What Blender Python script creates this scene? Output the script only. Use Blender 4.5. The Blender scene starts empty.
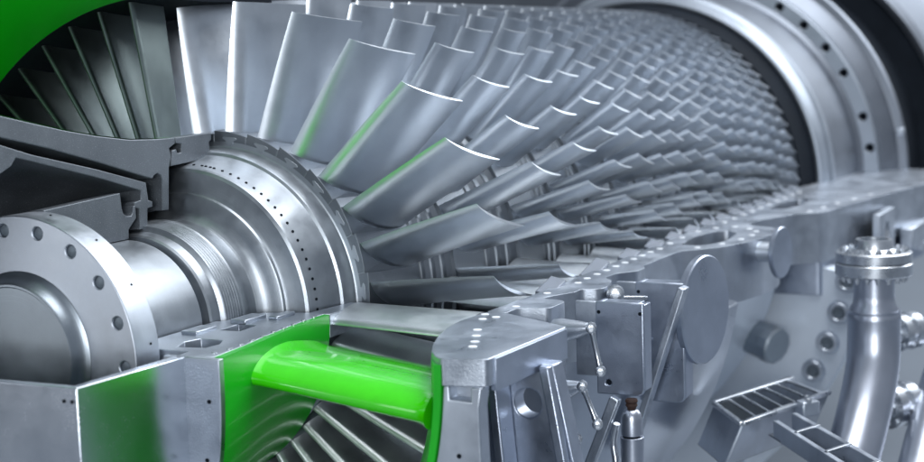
import bpy, bmesh, math, random
from mathutils import Vector, Matrix
random.seed(7)
scene = bpy.context.scene
COL = scene.collection
rad = math.radians

# ------------------------------------------------------------------ camera
cam_data = bpy.data.cameras.new('camera')
cam = bpy.data.objects.new('camera', cam_data)
COL.objects.link(cam)
cam_data.sensor_width = 36.0
cam_data.lens = 60.02
cam_data.clip_start = 0.05
cam_data.clip_end = 200.0
Fv = Vector((0.8876926, 0.44450116, -0.12008567))
Rv = Vector((0.44394747, -0.89545178, -0.03281382))
Uv = Vector((0.12211671, 0.02418314, 0.99222109))
M = Matrix(((Rv.x, Uv.x, -Fv.x), (Rv.y, Uv.y, -Fv.y), (Rv.z, Uv.z, -Fv.z)))
cam.matrix_world = Matrix.Translation((-2.904, -2.6921, 0.73555)) @ M.to_4x4()
cam_data.dof.use_dof = True
cam_data.dof.focus_distance = 4.2
cam_data.dof.aperture_fstop = 1.9
scene.camera = cam

# ------------------------------------------------------------------ world and lamps
world = bpy.data.worlds.new('World')
scene.world = world
world.use_nodes = True
bg = world.node_tree.nodes['Background']
bg.inputs['Color'].default_value = (0.60, 0.68, 0.80, 1)
bg.inputs['Strength'].default_value = 0.36

def area(name, loc, target, sx, sy, power, col):
    l = bpy.data.lights.new(name, 'AREA')
    l.shape = 'RECTANGLE'; l.size = sx; l.size_y = sy
    l.energy = power; l.color = col
    o = bpy.data.objects.new(name, l); COL.objects.link(o)
    o.location = loc
    d = Vector(target) - Vector(loc)
    z_ = -d.normalized(); ref = Vector((0, 1, 0)) if abs(z_.z) > 0.8 else Vector((0, 0, 1))
    x_ = ref.cross(z_).normalized(); y_ = z_.cross(x_)
    o.rotation_euler = Matrix(((x_.x, y_.x, z_.x), (x_.y, y_.y, z_.y), (x_.z, y_.z, z_.z))).to_euler()
    return o
area('hall_lamp_over_rotor', (3.0, -2.2, 5.0), (2.2, -0.3, 0.0), 7.5, 3.2, 380, (0.94, 0.97, 1.0))
area('front_fill_lamp', (-6.5, 5.0, 1.0), (0.0, -0.2, 0.1), 5.0, 3.4, 110, (0.94, 0.97, 1.0))  # added low fill, unseen, lifts the pedestal and flange front faces
area('side_fill_lamp', (-8.0, -4.2, 1.5), (1.5, -1.0, -0.3), 2.8, 2.0, 290, (0.93, 0.97, 1.0))  # added fill behind the camera, brightens front-facing faces and the inlet
area('floor_fill_lamp', (14.0, -6.5, 7.0), (13.0, -1.5, -1.9), 8.0, 6.0, 1000, (0.90, 0.95, 1.0))  # added unseen lamp that brightens the floor beyond the casing

scene.view_settings.view_transform = 'Standard'
scene.view_settings.look = 'None'
scene.view_settings.exposure = 0.36
scene.view_settings.gamma = 1.0
scene.render.engine = 'CYCLES'
scene.cycles.use_denoising = True
scene.cycles.max_bounces = 8
scene.cycles.glossy_bounces = 5
scene.cycles.diffuse_bounces = 3
scene.cycles.sample_clamp_indirect = 6.0

# ------------------------------------------------------------------ materials
def mat(name, col, metallic=1.0, rough=0.4, rvar=0.08, cvar=0.08, nscale=6.0, grain=220.0, bump=0.05, speck=0.0, coat=0.0, brush=None, lathe_=0.0, objvar=0.0):
    m = bpy.data.materials.new(name); m.use_nodes = True
    nt = m.node_tree; N = nt.nodes; L = nt.links
    b = N['Principled BSDF']
    b.inputs['Metallic'].default_value = metallic
    b.inputs['Coat Weight'].default_value = coat
    b.inputs['Coat Roughness'].default_value = 0.06
    tc = N.new('ShaderNodeTexCoord')
    n1 = N.new('ShaderNodeTexNoise'); n1.inputs['Scale'].default_value = nscale; n1.inputs['Detail'].default_value = 6
    n1.inputs['Roughness'].default_value = 0.65
    L.new(tc.outputs['Object'], n1.inputs['Vector'])
    mp = N.new('ShaderNodeMapping')
    if brush: mp.inputs['Scale'].default_value = brush
    L.new(tc.outputs['Object'], mp.inputs['Vector'])
    n2 = N.new('ShaderNodeTexNoise'); n2.inputs['Scale'].default_value = grain; n2.inputs['Detail'].default_value = 3
    L.new(mp.outputs[0], n2.inputs['Vector'])
    if lathe_ > 0:      # turned rings: grain follows axial position and radius only
        sx = N.new('ShaderNodeSeparateXYZ'); L.new(tc.outputs['Object'], sx.inputs[0])
        yz = N.new('ShaderNodeCombineXYZ'); L.new(sx.outputs[1], yz.inputs[1]); L.new(sx.outputs[2], yz.inputs[2])
        ln = N.new('ShaderNodeVectorMath'); ln.operation = 'LENGTH'; L.new(yz.outputs[0], ln.inputs[0])
        cv = N.new('ShaderNodeCombineXYZ'); L.new(sx.outputs[0], cv.inputs[0]); L.new(ln.outputs['Value'], cv.inputs[1])
        L.new(cv.outputs[0], n2.inputs['Vector'])
        n2.inputs['Scale'].default_value = lathe_
    # colour
    cr = N.new('ShaderNodeMapRange'); cr.inputs['From Min'].default_value = 0.3; cr.inputs['From Max'].default_value = 0.7
    cr.inputs['To Min'].default_value = 1 - cvar; cr.inputs['To Max'].default_value = 1 + cvar
    L.new(n1.outputs['Fac'], cr.inputs['Value'])
    mul = N.new('ShaderNodeVectorMath'); mul.operation = 'SCALE'
    mul.inputs[0].default_value = col
    L.new(cr.outputs[0], mul.inputs['Scale'])
    out = mul.outputs[0]
    if objvar > 0:
        oi = N.new('ShaderNodeObjectInfo')
        ov = N.new('ShaderNodeMapRange'); ov.inputs['To Min'].default_value = 1 - objvar; ov.inputs['To Max'].default_value = 1 + objvar * 0.6
        L.new(oi.outputs['Random'], ov.inputs['Value'])
        m2 = N.new('ShaderNodeVectorMath'); m2.operation = 'SCALE'
        L.new(out, m2.inputs[0]); L.new(ov.outputs[0], m2.inputs['Scale']); out = m2.outputs[0]
    if speck > 0:
        n3 = N.new('ShaderNodeTexNoise'); n3.inputs['Scale'].default_value = 330.0; n3.inputs['Detail'].default_value = 2
        L.new(tc.outputs['Object'], n3.inputs['Vector'])
        sr = N.new('ShaderNodeMapRange'); sr.inputs['From Min'].default_value = 0.62; sr.inputs['From Max'].default_value = 0.74
        L.new(n3.outputs['Fac'], sr.inputs['Value'])
        mx = N.new('ShaderNodeMixRGB'); mx.inputs['Color2'].default_value = (0.85, 0.88, 0.92, 1)
        ml = N.new('ShaderNodeMath'); ml.operation = 'MULTIPLY'; ml.inputs[1].default_value = speck
        L.new(sr.outputs[0], ml.inputs[0]); L.new(ml.outputs[0], mx.inputs['Fac'])
        L.new(out, mx.inputs['Color1']); out = mx.outputs[0]
    L.new(out, b.inputs['Base Color'])
    # roughness
    ad = N.new('ShaderNodeMath'); ad.operation = 'ADD'; ad.use_clamp = True
    rr = N.new('ShaderNodeMapRange'); rr.inputs['From Min'].default_value = 0.3; rr.inputs['From Max'].default_value = 0.7
    rr.inputs['To Min'].default_value = rough - rvar; rr.inputs['To Max'].default_value = rough + rvar
    L.new(n1.outputs['Fac'], rr.inputs['Value'])
    r2 = N.new('ShaderNodeMapRange'); r2.inputs['To Min'].default_value = -0.06; r2.inputs['To Max'].default_value = 0.06
    L.new(n2.outputs['Fac'], r2.inputs['Value'])
    L.new(rr.outputs[0], ad.inputs[0]); L.new(r2.outputs[0], ad.inputs[1])
    L.new(ad.outputs[0], b.inputs['Roughness'])
    bp = N.new('ShaderNodeBump'); bp.inputs['Strength'].default_value = bump; bp.inputs['Distance'].default_value = 0.002
    L.new(n2.outputs['Fac'], bp.inputs['Height']); L.new(bp.outputs[0], b.inputs['Normal'])
    if name == 'recess_shade': b.inputs['Specular IOR Level'].default_value = 0.05
    return m

MT = {
 'blade': mat('blade_steel', (0.64, 0.68, 0.73), 1.0, 0.34, 0.05, 0.05, 9, 260, 0.03, brush=(0.12, 1, 1), objvar=0.12),
 'rotor': mat('rotor_steel', (0.40, 0.43, 0.465), 1.0, 0.41, 0.11, 0.14, 8, 260, 0.14, lathe_=420),
 'flange': mat('flange_steel', (0.52, 0.56, 0.62), 1.0, 0.43, 0.10, 0.12, 8, 320, 0.12, lathe_=380),
 'boss': mat('boss_steel', (0.34, 0.38, 0.42), 1.0, 0.38, 0.08, 0.10, 5, 320, 0.08, lathe_=300),
 'plug': mat('plug_grey', (0.16, 0.19, 0.22), 0.7, 0.5, 0.05, 0.15, 40, 320, 0.05),
 'cut': mat('cut_grey', (0.14, 0.157, 0.178), 0.6, 0.5, 0.08, 0.14, 10, 300, 0.25, speck=0.35),
 'cast': mat('cast_dark', (0.045, 0.055, 0.06), 0.2, 0.6, 0.06, 0.3, 25, 160, 0.5),
 'casing': mat('casing_silver', (0.50, 0.54, 0.60), 1.0, 0.38, 0.12, 0.14, 7, 240, 0.3, speck=0.2),
 'casing2': mat('casing_blue_silver', (0.42, 0.465, 0.55), 1.0, 0.36, 0.11, 0.13, 6, 240, 0.25, speck=0.1),
 'polished': mat('pedestal_polished', (0.60, 0.64, 0.70), 1.0, 0.24, 0.04, 0.05, 4, 260, 0.03),
 'ringgrey': mat('ring_grey', (0.19, 0.21, 0.245), 0.85, 0.46, 0.05, 0.06, 5, 260, 0.05),
 'manifold': mat('manifold_steel', (0.50, 0.54, 0.61), 1.0, 0.34, 0.06, 0.08, 4, 200, 0.1),
 'pale': mat('pale_lit_metal', (0.60, 0.66, 0.74), 0.25, 0.42, 0.06, 0.06, 4, 200, 0.1),  # pale tone carries the bright lighting of the shell and bolted ring
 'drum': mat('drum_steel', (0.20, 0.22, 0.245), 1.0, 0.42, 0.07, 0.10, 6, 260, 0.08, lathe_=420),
 'pin': mat('pin_glint_white', (0.78, 0.81, 0.85), 0.0, 0.4, 0.05, 0.10, 30, 200, 0.1),  # white base colour holds the glint of polished pins
 'ringlight': mat('ring_satin', (0.33, 0.365, 0.415), 1.0, 0.50, 0.05, 0.06, 5, 260, 0.05, lathe_=60),
 'wall': mat('wall_paint', (0.07, 0.08, 0.095), 0.0, 0.6, 0.05, 0.15, 0.8, 30, 0.05),
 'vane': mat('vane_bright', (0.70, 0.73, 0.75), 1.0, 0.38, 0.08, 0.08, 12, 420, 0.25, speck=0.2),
 'igv_shaded': mat('vane_shaded', (0.20, 0.24, 0.235), 1.0, 0.42, 0.06, 0.08, 12, 300, 0.05),  # darker copy of the vane metal, dark surroundings put into the colour
 'green': mat('green_paint', (0.004, 0.42, 0.008), 0.0, 0.34, 0.05, 0.08, 3, 90, 0.04, coat=0.12),
 'lime': mat('lime_paint', (0.05, 0.66, 0.003), 0.0, 0.16, 0.06, 0.10, 9, 70, 0.06, coat=0.8),
 'chrome': mat('bright_fitting', (0.58, 0.61, 0.65), 1.0, 0.30, 0.06, 0.06, 20, 200, 0.08),
 'pipe': mat('pipe_steel', (0.48, 0.51, 0.58), 1.0, 0.33, 0.06, 0.06, 5, 120, 0.10, brush=(1, 1, 14)),
 'black': mat('recess_shade', (0.010, 0.013, 0.018), 0.0, 0.8, 0.05, 0.2, 6, 200, 0.05),  # flat black painted as the shade inside holes and gaps
 'rubber': mat('rust_bellows', (0.035, 0.014, 0.009), 0.0, 0.7, 0.05, 0.3, 40, 200, 0.3),
 'floor': mat('floor_paint', (0.22, 0.25, 0.29), 0.0, 0.35, 0.05, 0.05, 1.2, 30, 0.03),
}

# ------------------------------------------------------------------ helpers
def polar(x, r, t):
    return (x, -r * math.cos(t), r * math.sin(t))

def link(name, me, m, parent=None, smooth=40, bevel=0.0, segs=2):
    o = bpy.data.objects.new(name, me); COL.objects.link(o)
    if m: me.materials.append(MT[m])
    if parent: o.parent = parent
    if smooth:
        me.shade_smooth()
        me.set_sharp_from_angle(angle=rad(smooth))
    if bevel:
        md = o.modifiers.new('bevel', 'BEVEL'); md.width = bevel; md.segments = segs
        md.limit_method = 'ANGLE'; md.angle_limit = rad(35); md.harden_normals = False
    return o

def bm_link(name, bm, m, parent=None, smooth=40, bevel=0.0, recalc=True):
    if recalc: bmesh.ops.recalc_face_normals(bm, faces=bm.faces)
    me = bpy.data.meshes.new(name); bm.to_mesh(me); bm.free()
    return link(name, me, m, parent, smooth, bevel)

def lathe_bm(prof, t0=0.0, t1=360.0, n=128, closed=False, rfun=None):
    """prof: list of (x, r). closed = the profile is a closed section."""
    bm = bmesh.new()
    full = abs(t1 - t0 - 360) < 1e-6
    cols = n if full else n + 1
    rings = []
    for i in range(cols):
        t = rad(t0 + (t1 - t0) * i / n)
        rings.append([bm.verts.new(polar(x, r if not rfun else rfun(x, r, t), t)) for x, r in prof])
    m = len(prof)
    rng = range(m) if closed else range(m - 1)
    for i in range(n):
        a = rings[i]; b = rings[(i + 1) % cols]
        for k in rng:
            k2 = (k + 1) % m
            vs = [a[k], a[k2], b[k2], b[k]]
            try: bm.faces.new(vs)
            except ValueError: pass
    if closed and not full:
        bm.faces.new(rings[0]); bm.faces.new(list(reversed(rings[-1])))
    bmesh.ops.remove_doubles(bm, verts=bm.verts, dist=1e-6)
    return bm

def lathe(name, prof, m, parent, t0=0.0, t1=360.0, n=128, closed=False, smooth=30, bevel=0.0, rfun=None):
    return bm_link(name, lathe_bm(prof, t0, t1, n, closed, rfun), m, parent, smooth, bevel)

def plate_bm(outline, holes, w0, w1, mp):
    """Extruded plate; outline and holes are 2-D loops; mp(u, v, w) -> xyz."""
    bm = bmesh.new()
    edges = []
    for loop in [outline] + list(holes):
        vs = [bm.verts.new((u, v, 0)) for u, v in loop]
        for i in range(len(vs)):
            edges.append(bm.edges.new((vs[i], vs[(i + 1) % len(vs)])))
    bmesh.ops.triangle_fill(bm, edges=edges, use_beauty=True)
    bmesh.ops.dissolve_limit(bm, angle_limit=0.001, verts=bm.verts, edges=bm.edges) if not holes else None
    ex = bmesh.ops.extrude_face_region(bm, geom=list(bm.faces))
    top = [g for g in ex['geom'] if isinstance(g, bmesh.types.BMVert)]
    ts = set(top)
    for v in bm.verts:
        w = w1 if v in ts else w0
        v.co = Vector(mp(v.co.x, v.co.y, w))
    return bm

def plate(name, outline, holes, w0, w1, mp, m, parent, bevel=0.002, smooth=30):
    return bm_link(name, plate_bm(outline, holes, w0, w1, mp), m, parent, smooth, bevel)

def circle(u, v, r, n=16, rv=None, a0=0.0):
    rv = rv or r
    return [(u + r * math.cos(a0 + 2 * math.pi * i / n), v + rv * math.sin(a0 + 2 * math.pi * i / n)) for i in range(n)]

def box_bm(bm, c, s, rot=None):
    r = bmesh.ops.create_cube(bm, size=1.0)
    mtx = Matrix.Translation(c) @ (rot.to_4x4() if rot else Matrix.Identity(4)) @ Matrix.Diagonal((s[0], s[1], s[2], 1))
    bmesh.ops.transform(bm, matrix=mtx, verts=r['verts'])

def box(name, c, s, m, parent, bevel=0.004, rot=None):
    bm = bmesh.new(); box_bm(bm, c, s, rot)
    return bm_link(name, bm, m, parent, 30, bevel)

def bar(name, a, b, w, h, m, parent, bevel=0.003, up=(0, 0, 1)):
    a = Vector(a); b = Vector(b); d = b - a
    q = d.to_track_quat('X', 'Z').to_matrix()
    return box(name, (a + b) / 2, (d.length, w, h), m, parent, bevel, q)

def spun_bm(prof, a, b, n=28):
    """solid of revolution about the line a-b; prof: list of (distance along, radius)."""
    a = Vector(a); d = (Vector(b) - a).normalized()
    q = d.to_track_quat('X', 'Z').to_matrix()
    bm = bmesh.new(); rings = []
    for s, r in prof:
        rings.append([bm.verts.new(a + q @ Vector((s, r * math.cos(2 * math.pi * i / n), r * math.sin(2 * math.pi * i / n)))) for i in range(n)])
    for k in range(len(rings) - 1):
        for i in range(n):
            bm.faces.new((rings[k][i], rings[k][(i + 1) % n], rings[k + 1][(i + 1) % n], rings[k + 1][i]))
    bm.faces.new(rings[0]); bm.faces.new(list(reversed(rings[-1])))
    return bm

def spun(name, prof, a, b, m, parent, n=28, bevel=0.0, smooth=35):
    return bm_link(name, spun_bm(prof, a, b, n), m, parent, smooth, bevel)

def tube(name, pts, r, m, parent, n=20, res=10):
    """smooth tube along points with per-point radius."""
    P = [Vector(q) for q in pts]
    rs = r if isinstance(r, (list, tuple)) else [r] * len(P)
    S = []
    for i in range(len(P) - 1):
        p0 = P[max(i - 1, 0)]; p1 = P[i]; p2 = P[i + 1]; p3 = P[min(i + 2, len(P) - 1)]
        for k in range(res):
            t = k / res
            S.append((0.5 * ((2 * p1) + (p2 - p0) * t + (2 * p0 - 5 * p1 + 4 * p2 - p3) * t * t + (3 * p1 - p0 - 3 * p2 + p3) * t ** 3), rs[i] + (rs[i + 1] - rs[i]) * t))
    S.append((P[-1], rs[-1]))
    bm = bmesh.new(); rings = []
    up = Vector((0.3, 1, 0.1)).normalized()
    for i, (c, rr) in enumerate(S):
        d = (S[min(i + 1, len(S) - 1)][0] - S[max(i - 1, 0)][0]).normalized()
        u = (up - d * up.dot(d)).normalized(); v = d.cross(u)
        rings.append([bm.verts.new(c + u * rr * math.cos(2 * math.pi * j / n) + v * rr * math.sin(2 * math.pi * j / n)) for j in range(n)])
    for k in range(len(rings) - 1):
        for j in range(n):
            bm.faces.new((rings[k][j], rings[k][(j + 1) % n], rings[k + 1][(j + 1) % n], rings[k + 1][j]))
    bm.faces.new(rings[0]); bm.faces.new(list(reversed(rings[-1])))
    return bm_link(name, bm, m, parent, 40)

def thing(name, label, cat, loc=(0, 0, 0), group=None):
    o = bpy.data.objects.new(name, None); COL.objects.link(o)
    o.empty_display_size = 0.1
    o['label'] = label; o['category'] = cat
    if group: o['group'] = group
    return o

def copy_part(o, rx, parent, name=None):
    c = o.copy(); COL.objects.link(c); c.parent = parent
    c.rotation_euler = (rx, 0, 0)
    return c

def airfoil_bm(secs, n=12):
    """secs: list of dicts r, x0, cx, lag, camber, thick, t0 ; blade spanwise loft around the X axis."""
    bm = bmesh.new(); loops = []
    ss = [0.5 * (1 - math.cos(math.pi * i / n)) for i in range(n + 1)]
    for S in secs:
        L = []
        c = math.hypot(S['cx'], S['lag'])
        up = []; lo = []
        EXP = S.get('exp', 0.8)
        for s in ss:
            sk = s ** EXP
            xx = S['x0'] + S['cx'] * s
            tau = -S['lag'] * s - 4 * S['camber'] * sk * (1 - sk)
            ds = 1e-3
            s2 = min(1, s + ds); s1 = max(0, s - ds)
            f = lambda q: -S['lag'] * q - 4 * S['camber'] * (q ** EXP) * (1 - q ** EXP)
            dt = (f(s2) - f(s1)) / (s2 - s1); dx = S['cx']
            ln = math.hypot(dt, dx); nx, nt = -dt / ln, dx / ln
            h = (S['thick'] * 5 * (0.2969 * math.sqrt(s) - 0.126 * s - 0.3516 * s * s + 0.2843 * s ** 3 - 0.0995 * s ** 4) if S.get('round') == 1 else 0.5 * S['thick'] * min(1.0, math.sqrt(s / 0.05)) * math.sqrt(1 - s) if S.get('round') == 2 else 0.5 * S['thick'] * (4 * s * (1 - s)) ** 0.75) + 0.0011 * min(1, s * 8)
            up.append((xx + nx * h, tau + nt * h)); lo.append((xx - nx * h, tau - nt * h))
        ring = up + list(reversed(lo[1:]))
        L = []
        for x, tau in ring:
            L.append(bm.verts.new(polar(x, S['r'], S['t0'] + tau / S['r'])))
        loops.append(L)
    m = len(loops[0])
    for k in range(len(loops) - 1):
        for i in range(m):
            bm.faces.new((loops[k][i], loops[k][(i + 1) % m], loops[k + 1][(i + 1) % m], loops[k + 1][i]))
    # end caps as quad strips
    for L in (loops[0], loops[-1]):
        for i in range(1, n):
            a, b = L[i], L[i + 1]
            c_, d_ = L[(m - i) % m], L[(m - i - 1) % m]
            try: bm.faces.new((a, b, d_, c_)) if d_ != b else bm.faces.new((a, b, c_))
            except ValueError: pass
        try: bm.faces.new((L[0], L[1], L[m - 1]))
        except ValueError: pass
    return bm

ZS = 0.015           # height of the horizontal split plane of the casing
def RTx(x): return 0.885 if x < 1.0 else 0.900 - 0.0082 * (x - 1.3)     # blade tip radius along the axis
def RCx(x): return 0.908 - 0.0080 * (x - 1.1)                 # casing bore

# ------------------------------------------------------------------ setting
def sheet(name, x0, x1, y0, y1, z, m):
    bm = bmesh.new()
    vs = [bm.verts.new(v) for v in ((x0, y0, z), (x1, y0, z), (x1, y1, z), (x0, y1, z))]
    bm.faces.new(vs)
    o = bm_link(name, bm, m, None, 0)
    o['kind'] = 'structure'
    return o
sheet('floor', -12, 40, -30, 30, -1.9, 'floor')
bm = bmesh.new(); vs = [bm.verts.new(v) for v in ((-9, 7, -1.9), (40, 7, -1.9), (40, 7, 7), (-9, 7, 7))]; bm.faces.new(vs)
wl = bm_link('wall', bm, 'wall', None, 0); wl['kind'] = 'structure'

# ------------------------------------------------------------------ rotor
rotor = thing('compressor_rotor', 'long bladed steel compressor rotor lying open in the lower casing half', 'rotor')
# shaft end flange with bolt holes
holes = [circle(-0.315 * math.cos(rad(a)), 0.315 * math.sin(rad(a)), 0.0158, 18) for a in [97.6 - 20.4 * 0 - 20 * k for k in range(18)]]
fl = plate('shaft_flange', circle(0, 0, 0.351, 128), holes, 0.0, 0.092, lambda u, v, w: (w, u, v), 'flange', rotor, bevel=0.003, smooth=30)
for a in [97.6 - 20 * k for k in range(18)]:
    c = polar(0.006, 0.315, rad(a))
    spun('bolt_plug', [(0, 0.0135), (0.001, 0.0152), (0.05, 0.0152)], c, (c[0] + 1, c[1], c[2]), 'plug', fl, 18)
for a in (80, 55, 31, 6, -30, 120, 150, 200, 250):
    c = polar(0.06, 0.3515, rad(a)); d = polar(0.06, 0.3, rad(a))
    spun('pin_hole', [(-0.0012, 0.0032), (0.004, 0.0032)], c, d, 'black', fl, 8)
lathe('boss', [(-0.001, 0.212), (-0.006, 0.205), (-0.014, 0.197), (-0.026, 0.1905), (-0.036, 0.187), (-0.040, 0.1835), (-0.040, 0.178), (-0.037, 0.175), (-0.037, 0.0)], 'boss', rotor, n=96, smooth=25)
shaft_prof = [(0.09, 0.236), (0.10, 0.2345), (0.43, 0.2345), (0.436, 0.230), (0.437, 0.212), (0.455, 0.212), (0.456, 0.240), (0.462, 0.245), (0.492, 0.250), (0.498, 0.258)]
xg = 0.500
for k in range(7):
    shaft_prof += [(xg, 0.264 + 0.0012 * k), (xg + 0.006, 0.2645 + 0.0012 * k), (xg + 0.007, 0.2640 + 0.0012 * k), (xg + 0.0085, 0.2640 + 0.0012 * k)]
    xg += 0.0098
shaft_prof += [(0.572, 0.274), (0.590, 0.272), (0.604, 0.266), (0.622, 0.264), (0.638, 0.268), (0.651, 0.279), (0.660, 0.294), (0.664, 0.312), (0.666, 0.330), (0.670, 0.338), (0.676, 0.342), (0.680, 0.350), (0.684, 0.400), (0.689, 0.409), (0.697, 0.412)]
lathe('shaft', shaft_prof, 'rotor', rotor, n=160, smooth=22)
drum_front = [(0.697, 0.412), (0.703, 0.4135), (0.800, 0.434), (0.812, 0.438), (0.816, 0.446), (0.820, 0.4475), (0.846, 0.4525), (0.862, 0.4535), (0.870, 0.456), (0.872, 0.460), (0.872, 0.489)]
lathe('disc', drum_front, 'rotor', rotor, n=160, smooth=22)
bm = bmesh.new()
for k in range(92):
    t = rad(81.4 - 3.98 * k)
    c = Vector(polar(0.7195, 0.4158, t)); nrm = Vector((-0.2, -math.cos(t) * 0.98, math.sin(t) * 0.98))
    q = nrm.to_track_quat('Z', 'Y').to_matrix().to_4x4()
    bmesh.ops.create_cone(bm, cap_ends=True, segments=10, radius1=0.0042, radius2=0.0042, depth=0.006, matrix=Matrix.Translation(c) @ q)
ch = bm_link('cooling_holes', bm, 'black', rotor, 30); ch['kind'] = 'stuff'

# stages:  leading edge x, axial chord, number of blades, anchor angle, hub radius
ST = [(0.892, 0.256, 27, 33.0, 0.500), (1.315, 0.175, 35, 35.4, 0.560), (1.690, 0.160, 41, 36.4, 0.610), (1.975, 0.140, 45, 38.0, 0.640),
      (2.222, 0.120, 54, 35.5, 0.664), (2.440, 0.110, 60, 33.0, 0.684)]
x = 2.440; h = 0.684; c = 0.110; nb = 62
for dx in (0.212, 0.203, 0.194, 0.186, 0.179, 0.172, 0.166, 0.160, 0.155, 0.150):
    x += dx; h += 0.0085; c *= 0.990; nb += 2
    ST.append((x, c, nb, random.uniform(30, 36), h))
prof = [(0.872, 0.489), (0.874, 0.494), (0.880, 0.497)]
for i, (x0, cx, nb, a0, hub) in enumerate(ST):
    te = x0 + cx
    he = hub + (0.012 if i == 0 else 0.006)
    if i > 0: prof += [(x0 - 0.012, hub - 0.012), (x0 - 0.011, hub)]
    prof += [(te + 0.010, he), (te + 0.011, he - 0.014)]
    if i < len(ST) - 1:
        nx0, nhub = ST[i + 1][0], ST[i + 1][4]
        g0, g1 = te + 0.016, nx0 - 0.016
        for q in (0.10, 0.40, 0.70):
            xa = g0 + (g1 - g0) * q; xb = g0 + (g1 - g0) * (q + 0.16)
            hb = he - 0.014 + (nhub - 0.012 - he + 0.014) * q
            prof += [(xa, hb), (xa + 0.002, hb + 0.006), (xb, hb + 0.007), (xb + 0.002, hb + 0.001)]
prof += [(4.36, ST[-1][4]), (4.40, 0.74), (4.40, 0.5)]
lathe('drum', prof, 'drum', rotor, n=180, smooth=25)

def blade_secs(i, x0, cx, hub, t0=0.0):
    S = []
    k0 = cx / 0.252
    rt_ = (0.37, 0.36, 0.30, 0.30, 0.44, 0.52)[min(i, 5)]
    lagt = rt_ * cx; lagr = (rt_ + 0.02) * cx
    tw = 1.4 if i == 0 else 0.6
    for q in (0, 0.06, 0.2, 0.4, 0.6, 0.8, 1.0):
        r = hub - 0.006 + (RTx(x0) - hub + 0.006) * q
        S.append(dict(r=r, x0=x0 - 0.012 * (1 - q) * k0 + 0.012 * q * k0, cx=cx * (1.0 - 0.02 * q), lag=lagr + (lagt - lagr) * q,
                      exp=0.66, camber=(0.029 + (0.018 - 0.029) * q) * k0 * (1.0 if i == 0 else 1.2), thick=(0.018 - 0.011 * q) * k0 * (1 if i == 0 else 1.15), t0=t0 + rad(tw * (1 - q))))
    return S
cand = []
for i, (x0, cx, nb, a0, hub) in enumerate(ST):
    for k in range(nb):
        a = (a0 + 360.0 * k / nb) % 360
        if a > 180: a -= 360
        vis = -7.0 <= a <= 106
        size = (RTx(x0) - hub) * cx / (3.6 + x0) ** 2
        cand.append((0 if vis else 1, -size, i, a))
cand.sort()
single = cand[:300]; rest = cand[300:]
proto = {}
for _, _, i, a in single:
    x0, cx, nb, a0, hub = ST[i]
    if i not in proto:
        o = bm_link('blade', airfoil_bm(blade_secs(i, x0, cx, hub), 12 if i < 4 else 8), 'blade', rotor, 50)
        proto[i] = o
    else:
        o = proto[i].copy(); COL.objects.link(o); o.parent = rotor
    o.rotation_euler = (-rad(a), 0, 0)
    if i == 0:
        # platform with its saw-tooth front edge and the root plug on the disc face
        if 'plat' not in proto:
            n = 8; w = 360.0 / 27
            bm = bmesh.new(); A = []; B = []
            for k in range(n + 1):
                q = k / n
                t = rad(-0.62 * w + w * q * 0.985)
                rt = 0.4965 + 0.0095 * q
                A.append([bm.verts.new(polar(0.8705, 0.474, t)), bm.verts.new(polar(0.8705, rt, t)), bm.verts.new(polar(1.150, rt + 0.010, t - rad(2.5)))])
            for k in range(n):
                for j in range(2):
                    bm.faces.new((A[k][j], A[k + 1][j], A[k + 1][j + 1], A[k][j + 1]))
            lo0 = bm.verts.new(polar(1.150, 0.48, rad(-0.62 * w - 2.5))); lo1 = bm.verts.new(polar(1.150, 0.48, rad(0.365 * w - 2.5)))
            bm.faces.new((A[0][0], A[0][1], A[0][2], lo0)); bm.faces.new((A[n][0], A[n][1], A[n][2], lo1))
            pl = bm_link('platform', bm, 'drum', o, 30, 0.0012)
            out = []
            for k in range(24):
                q = k / 23
                v = 0.4625 + 0.0265 * abs(2 * q - 1)
                u = 0.030 * math.sin(math.pi * (q - 0.5)) * (1 + 0.25 * math.sin(3 * math.pi * abs(2 * q - 1))) * (1 - 0.35 * abs(2 * q - 1))
                out.append((u - 0.012, v))
            rp = plate('root_plug', out, [], 0.8695, 0.88, lambda u, v, w_: polar(w_, v, u / v), 'rotor', o, 0.0008)
            proto['plat'] = pl; proto['root'] = rp
        else:
            for kx in ('plat', 'root'):
                c_ = proto[kx].copy(); COL.objects.link(c_); c_.parent = o
bm = bmesh.new()
for _, _, i, a in rest:
    x0, cx, nb, a0, hub = ST[i]
    b2 = airfoil_bm(blade_secs(i, x0, cx, hub, rad(a)), 6)
    me = bpy.data.meshes.new('tmp'); b2.to_mesh(me); b2.free(); bm.from_mesh(me); bpy.data.meshes.remove(me)
o = bm_link('blades', bm, 'blade', rotor, 50); o['kind'] = 'stuff'

# ------------------------------------------------------------------ cut-open upper bearing casing (far quarter)
bear = thing('bearing_casing', 'cut-open grey bearing casing with stepped section above the shaft', 'casing')
sec_outer = [(-0.45, 0.70), (-0.25, 0.655), (-0.028, 0.600), (0.084, 0.575), (0.203, 0.549), (0.329, 0.526), (0.463, 0.507), (0.576, 0.501), (0.664, 0.4985), (0.664, 0.482), (0.636, 0.471), (0.643, 0.447), (0.630, 0.416), (0.619, 0.297),
             (0.590, 0.298), (0.596, 0.385), (0.590, 0.398), (0.575, 0.405), (0.560, 0.400), (0.553, 0.392), (0.531, 0.397), (0.322, 0.458), (0.137, 0.508), (-0.033, 0.548), (-0.45, 0.648)]
lathe('outer_shell', sec_outer, 'cut', bear, 90, 180, 48, True, 30, 0.0025)
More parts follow.
